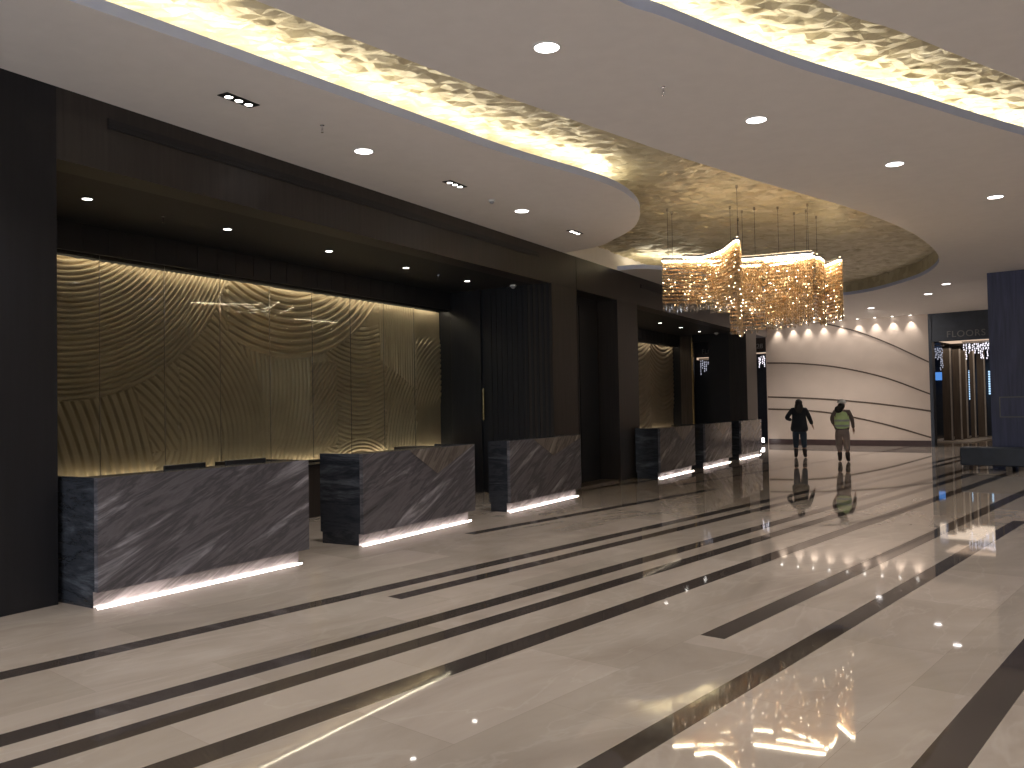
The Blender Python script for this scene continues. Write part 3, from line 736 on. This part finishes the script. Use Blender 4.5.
# ------------------------------------------------------------------ chandelier
ch = thing('crystal_chandelier', 'large amber crystal chandelier of swirling bead curtains hung by thin wires', 'chandelier', (-6.0, 12.8, 0))
CT = 3.97; O = Vector((-6.0, 12.8, 0))
ribs = [ # plan points, first drop, last drop, rods at the foot
    ([(-7.08, 12.12), (-6.86, 12.36), (-6.64, 12.58), (-6.28, 12.90)], .89, .89, True),
    ([(-6.28, 12.90), (-5.9, 13.06), (-5.6, 13.14), (-5.35, 13.2), (-5.07, 13.31)], 1.26, 1.13, False),
    ([(-6.66, 12.05), (-6.43, 12.28), (-5.97, 12.02), (-5.62, 11.62), (-5.45, 11.41)], .8, .88, False),
    ([(-5.41, 11.37), (-5.60, 11.8), (-5.80, 12.25), (-6.02, 12.72)], 1.40, 1.30, False),
    ([(-6.05, 13.95), (-5.93, 13.89), (-5.33, 13.69), (-5.12, 13.5)], 1.15, 1.1, False),
    ([(-5.12, 13.65), (-5.2, 14.1), (-5.38, 14.62), (-5.2, 14.5), (-4.95, 14.22)], 1.12, 1.0, False),
    ([(-4.95, 14.22), (-5.2, 14.9), (-5.5, 15.6), (-5.77, 16.6)], 1.0, .80, False),
    ([(-6.75, 13.1), (-6.4, 13.5), (-6.1, 13.7)], .85, .9, False),
    ([(-5.9, 13.4), (-5.5, 13.5), (-5.15, 13.6)], 1.1, 1.1, False)]
for pts, d0_, d1_, rods in ribs:
    P = catmull([Vector((*p, 0))-O for p in pts], 10)
    bm = B(); ribbon_box(bm, P, .07, CT-.045, CT); link('frame_band', bm, M['steel'], ch)
    bm = B(); ribbon_box(bm, P, .045, CT-.056, CT-.046); link('led_strip', bm, M['chandled'], ch)
    bm = B(); ribbon_box(bm, P, .02, CT+.001, CT+.006); link('added_uplight', bm, M['chandup'], ch)  # strip on top of the band, added to brighten the gold ceiling
    S = resample(P, .027); bm = B(); bmc = B(); bml = B()
    for i, p in enumerate(S):
        f = i/max(1, len(S)-1); drop = d0_+(d1_-d0_)*f
        t_ = (S[min(i+1, len(S)-1)]-S[max(i-1, 0)]).normalized(); nn = Vector((-t_.y, t_.x, 0))
        for side in ((-1, 1) if i % 2 else (0,)):
            q_ = p+nn*.022*side; z = CT-.085; zend = CT-drop+rnd.uniform(-.03, .03)
            stop = zend+(.13 if rods else 0)
            while z > stop:
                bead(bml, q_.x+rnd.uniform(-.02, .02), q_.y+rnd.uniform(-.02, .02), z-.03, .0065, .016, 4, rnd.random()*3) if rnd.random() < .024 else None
                bead(bm if (z > zend+.12 or rnd.random() < .6) else bmc, q_.x, q_.y, z+rnd.uniform(-.003,.003), rnd.uniform(.012,.0175), .054, 4, rnd.random()*3); z -= .058
            if rods: bead(bmc, q_.x, q_.y, (stop+zend)/2, .009, .13, 4, rnd.random()*3)
    o = link('bead_curtain', bm, M['crystal'], ch); o['kind'] = 'stuff'
    o = link('glint_bead', bml, M['sparkle'], ch, label='tiny glowing warm beads added as sparkle among the crystals'); o['kind'] = 'stuff'
    o = link('clear_bead_fringe', bmc, M['clearcrystal'], ch, label='clear colourless crystal fringe'); o['kind'] = 'stuff'
for x, y in ((-6.96, 12.25), (-6.9, 12.0), (-6.09, 12.57), (-6.09, 13.0), (-5.84, 12.92), (-5.55, 13.16), (-5.3, 13.7), (-5.52, 13.75), (-5.36, 14.3), (-5.42, 11.42), (-5.12, 13.3), (-6.4, 13.5)):
    bm = B(); tube(bm, (x-O.x, y-O.y, CT), (x-O.x, y-O.y, GZ-.02), .003, 6); link('suspension_wire', bm, M['darkmetal'], ch)
    bm = B(); cyl(bm, (x-O.x, y-O.y), .018, GZ-.06, GZ-.02, 14); link('ceiling_cup', bm, M['steel'], ch)

# ------------------------------------------------------------------ people
def skin(name, joints, edges, mat, parent, sub=2, root=0, label=None):
    me = bpy.data.meshes.new(name); me.from_pydata([j[:3] for j in joints], edges, []); me.materials.append(mat)
    o = bpy.data.objects.new(name, me); COL.objects.link(o); o.parent = parent
    m = o.modifiers.new('skin', 'SKIN'); sl = me.skin_vertices[0].data
    for i, j in enumerate(joints):
        r = j[3]; sl[i].radius = r if isinstance(r, tuple) else (r, r); sl[i].use_root = (i == root)
    m.use_smooth_shade = True
    s = o.modifiers.new('sub', 'SUBSURF'); s.levels = sub; s.render_levels = sub
    if label: o['label'] = label
    return o
def chain(n0, n): return [(n0+i, n0+i+1) for i in range(n-1)]
def ell(bm, c, r, seg=18, cut=None):
    v0 = set(bm.verts)
    bmesh.ops.create_uvsphere(bm, u_segments=seg, v_segments=12, radius=1)
    for v in [v for v in bm.verts if v not in v0]: v.co = Vector((c[0]+v.co.x*r[0], c[1]+v.co.y*r[1], c[2]+v.co.z*r[2]))
M['skin'] = plain('skin', (.42,.26,.19), .55)
M['darkcoat'] = plain('black jacket cloth', (.012,.014,.02), .8)
M['jeans'] = plain('dark blue denim', (.03,.045,.07), .85)
M['boots'] = plain('dark brown boots', (.03,.02,.017), .5)
M['hair'] = plain('dark hair', (.015,.011,.01), .5)
M['vest'] = plain('lime safety vest', (.62,.78,.36), .75)
M['band'] = plain('silver reflective band', (.42,.48,.42), .4)
M['khaki'] = plain('grey beige trousers', (.30,.24,.21), .85)
M['shirt'] = plain('taupe long sleeves', (.17,.13,.11), .85)
M['hat'] = plain('white helmet plastic', (.62,.6,.56), .35)

def person(label, loc, rz, H, hip, stance, armL, armR, mats, vest=False):
    """faces local +Y, x to its right; armL/armR: elbow, wrist points"""
    t = thing('person', label, 'person', loc, rz)
    k = H/1.65
    sh = 1.36*k; hd = 1.53*k
    (lf, rf) = stance
    J = []; E = []
    def add(x, y, z, r): J.append((x, y, z, r)); return len(J)-1
    pel = add(0, 0, .90*k, (.14*k, .10*k)); wa = add(0, 0, 1.05*k, (.12*k, .09*k)); chs = add(0, .0, 1.22*k, (.15*k, .10*k)); nk0 = add(0, 0, 1.37*k, (.065*k, .06*k)); nk = add(0, .01, 1.44*k, .05*k)
    h1 = add(0, .015, 1.50*k, (.07*k, .08*k)); h2 = add(0, .015, 1.57*k, (.075*k, .092*k)); h3 = add(0, .01, 1.635*k, (.05*k, .06*k))
    E += [(pel, wa), (wa, chs), (chs, nk0), (nk0, nk), (nk, h1), (h1, h2), (h2, h3)]
    legs = []
    for sx, f in ((-1, lf), (1, rf)):
        a = add(sx*.09*k, 0, .82*k, .095*k); b = add(sx*.10*k+(f[0]-sx*.1*k)*.4, f[1]*.4+.02, .47*k, .058*k); c = add(f[0], f[1], .10, .04*k); d = add(f[0]+sx*.01, f[1]+.07, .045, .038*k); e = add(f[0]+sx*.015, f[1]+.17, .035, .03*k)
        E += [(pel, a), (a, b), (b, c), (c, d), (d, e)]; legs.append((a, b, c, d, e))
    arms = []
    for sx, ar in ((-1, armL), (1, armR)):
        a = add(sx*.165*k, 0, sh, .052*k); b = add(*ar[0], .042*k); c = add(*ar[1], .028*k)
        dv = (Vector(ar[1])-Vector(ar[0])).normalized(); pm = Vector(ar[1])+dv*.07
        d = add(*pm, (.034*k, .018*k))
        E += [(chs, a), (a, b), (b, c), (c, d)]
        side = Vector((1, 0, 0)) if abs(dv.x) < .7 else Vector((0, 0, 1))
        fwd = Vector((0, 1, 0)) - dv*dv.y
        fwd.normalize()
        for q in range(4):
            base = pm+dv*.03+fwd*(.027-.018*q); tip = base+dv*(.065-.006*abs(q-1.3)) - side*.012*sx
            mid = base+dv*.035; i1 = add(*base, .0085); i2 = add(*mid, .008); i3 = add(*tip, .0065); E += [(d, i1), (i1, i2), (i2, i3)]
        tb = pm-dv*.03+fwd*.035; i1 = add(*tb, .010); i2 = add(*(tb+dv*.03+fwd*.018), .008); E += [(c, i1), (i1, i2)]
        arms.append((a, b, c, d))
    body = skin('body', J, E, M['skin'], t)
    # ears and nose as one shaped face piece
    bm = B()
    for sx in (-1, 1): ell(bm, (sx*.077*k, .01, 1.545*k), (.012, .02, .03), 8)
    ell(bm, (0, .115*k, 1.54*k), (.014, .02, .024), 8)
    link('face_detail', bm, M['skin'], t, smooth=True)
    g = lambda i, dr=0.: (*J[i][:3], tuple(v+dr for v in J[i][3]) if isinstance(J[i][3], tuple) else J[i][3]+dr)
    # trousers
    TJ = [(0, 0, .97*k, (.15*k, .11*k)), (0, 0, .86*k, (.165*k, .125*k))]; TE = [(0, 1)]
    for (a, b, c, d, e), sx in zip(legs, (-1, 1)):
        n0 = len(TJ); A = J[a]; Bq = J[b]; Cq = J[c]
        TJ += [(A[0], A[1], .76*k, .12*k), (*Bq[:3], .088*k), (Cq[0]*.97, Cq[1]*.8, .27, .07*k)]; TE += [(1, n0), (n0, n0+1), (n0+1, n0+2)]
    skin('trousers', TJ, TE, mats['legs'], t)
    # boots
    for (a, b, c, d, e), nm in zip(legs, 'LR'):
        Bq, Cq, Dq, Eq = (Vector(J[i][:3]) for i in (b, c, d, e)); up = Cq+(Bq-Cq)*(.5 if mats.get('tall') else .3)
        skin('boot', [(*up, .074*k), (*Cq, .057*k), (Dq.x, Dq.y, .055, .054), (Eq.x, Eq.y+.01, .043, .040)], chain(0, 4), mats['boots'], t)
    # jacket / sleeves
    hem = hip
    JJ = [(0, 0, hem-.10, (.30*k, .18*k)), (0, 0, (hem+1.05*k)/2, (.24*k, .155*k)), (0, 0, 1.08*k, (.21*k, .14*k)), (0, 0, 1.25*k, (.22*k, .14*k)), (0, 0, 1.385*k, (.09*k, .08*k))]
    JE = chain(0, 5)
    for ar, sx in zip(arms, (-1, 1)):
        n0 = len(JJ); A, Bq, Cq = (J[i] for i in ar[:3])
        JJ += [(A[0]*1.1, A[1], A[2]-.01, .08*k), (*Bq[:3], .066*k), (*Cq[:3], .05*k)]; JE += [(3, n0), (n0, n0+1), (n0+1, n0+2)]
    if not vest: skin('jacket', JJ, JE, mats['top'], t)
    else:
        skin('long_sleeve_shirt', [(a, b, c, tuple(v*.8 for v in d) if isinstance(d, tuple) else d*.86) for a, b, c, d in JJ], JE, mats['top'], t)
        VJ = [(0, 0, hem-.07, (.215*k, .16*k)), (0, 0, 1.02*k, (.205*k, .155*k)), (0, 0, 1.2*k, (.22*k, .16*k)), (0, 0, 1.40*k, (.19*k, .12*k))]
        v = skin('safety_vest', VJ, chain(0, 4), M['vest'], t)
        for z in (.98*k, 1.12*k):
            bm = B(); bmesh.ops.create_cone(bm, cap_ends=False, segments=32, radius1=1, radius2=1, depth=.05, matrix=Matrix.Translation((0, 0, z)))
            for vv in bm.verts: vv.co.x *= .196*k; vv.co.y *= .152*k
            link('reflective_band', bm, M['band'], v, smooth=True, label='silver reflective band')
    return t, k
tA, k = person('person in a black jacket, blue jeans and boots with long dark hair, walking away', (-9.38, 23.34, 0), math.radians(20), 1.64, .78,
    ((-.10, -.03), (.13, .08)), ((-.34, .02, 1.12), (-.23, .24, 1.06)), ((.27, -.03, 1.13), (.34, .02, .93)),
    dict(legs=M['jeans'], boots=M['boots'], top=M['darkcoat'], tall=True))
bm = B(); ell(bm, (0, -.015, 1.555*k), (.098, .112, .105)); ell(bm, (0, -.055, 1.43*k), (.115, .075, .17)); ell(bm, (0, -.06, 1.32*k), (.10, .055, .1)); link('hair', bm, M['hair'], tA, smooth=True)
tB, k = person('person in a lime safety vest and white hard hat, walking away beside the taupe wall', (-7.82, 22.27, 0), math.radians(17), 1.58, .88,
    ((-.07, .10), (.12, -.02)), ((-.25, .06, 1.12), (-.22, .2, .98)), ((.25, -.02, 1.08), (.27, .03, .87)),
    dict(legs=M['khaki'], boots=M['boots'], top=M['shirt'], tall=True), vest=True)
bm = B(); ell(bm, (-.01, -.03, 1.50*k), (.092, .10, .09)); ell(bm, (-.07, -.07, 1.42*k), (.10, .06, .10)); link('hair', bm, M['hair'], tB, smooth=True)
hh = bpy.data.objects.new('hard_hat', None); COL.objects.link(hh)
bm = B(); ell(bm, (.0, .01, 1.60*k), (.115, .14, .10)); bmesh.ops.delete(bm, geom=[v for v in bm.verts if v.co.z < 1.585*k], context='VERTS')
COL.objects.unlink(hh); bpy.data.objects.remove(hh)
hat = link('hard_hat', bm, M['hat'], tB, smooth=True)
bm = B(); cyl(bm, (0, .03), .135, 1.583*k, 1.593*k, 28); link('brim', bm, M['hat'], hat)

# ------------------------------------------------------------------ enclosing walls behind and right of the camera
bm = B(); box(bm, 7, 7.2, -6, 44, 0, 4.9); link('wall_right', bm, M['farwall'], kind='structure')
bm = B(); box(bm, -8, 7, -6.2, -6, 0, 4.9); link('wall_back', bm, M['farwall'], kind='structure')
bm = B(); box(bm, -2.6, 7, 31, 31.2, 0, 4.9); link('wall_far', bm, M['farwall'], kind='structure')

# unseen glowing windows added behind the camera as cool fill light
for k in range(4):
    x = -4.6+2.9*k
    t = bpy.data.objects.new('window_%d' % (k+1), None); COL.objects.link(t); t['kind'] = 'structure'
    bm = B(); box(bm, x-1.2, x+1.2, -5.99, -5.98, .4, 3.9); link('pane', bm, M['daylight'], t)
    bm = B(); box(bm, x-1.3, x-1.2, -6, -5.94, .3, 4.0); box(bm, x+1.2, x+1.3, -6, -5.94, .3, 4.0); box(bm, x-1.2, x+1.2, -6, -5.94, 3.9, 4.0); box(bm, x-1.2, x+1.2, -6, -5.94, .3, .4); link('frame', bm, M['darkmetal'], t)
# ------------------------------------------------------------------ world, camera
w = bpy.data.worlds.new('World'); SC.world = w; w.use_nodes = True
w.node_tree.nodes['Background'].inputs[0].default_value = (.12, .11, .12, 1); w.node_tree.nodes['Background'].inputs[1].default_value = .3
cam = bpy.data.cameras.new('camera'); co_ = bpy.data.objects.new('camera', cam); COL.objects.link(co_); SC.camera = co_
cam.sensor_width = 36; cam.lens = 850/1024*36; cam.clip_start = .05; cam.clip_end = 200
yaw = math.radians(40.5); pitch = math.atan(22/850); roll = .018
F = Vector((-math.sin(yaw)*math.cos(pitch), math.cos(yaw)*math.cos(pitch), math.sin(pitch)))
R0 = Vector((math.cos(yaw), math.sin(yaw), 0)); U0 = R0.cross(F)
R = R0*math.cos(roll)-U0*math.sin(roll); U = U0*math.cos(roll)+R0*math.sin(roll)
mt = Matrix((R, U, -F)).transposed().to_4x4(); mt.translation = Vector((0, 0, 1.6)); co_.matrix_world = mt
vs = SC.view_settings; vs.view_transform = 'Standard'; vs.look = 'None'; vs.exposure = 0.0; vs.gamma = 1; vs.use_curve_mapping = False
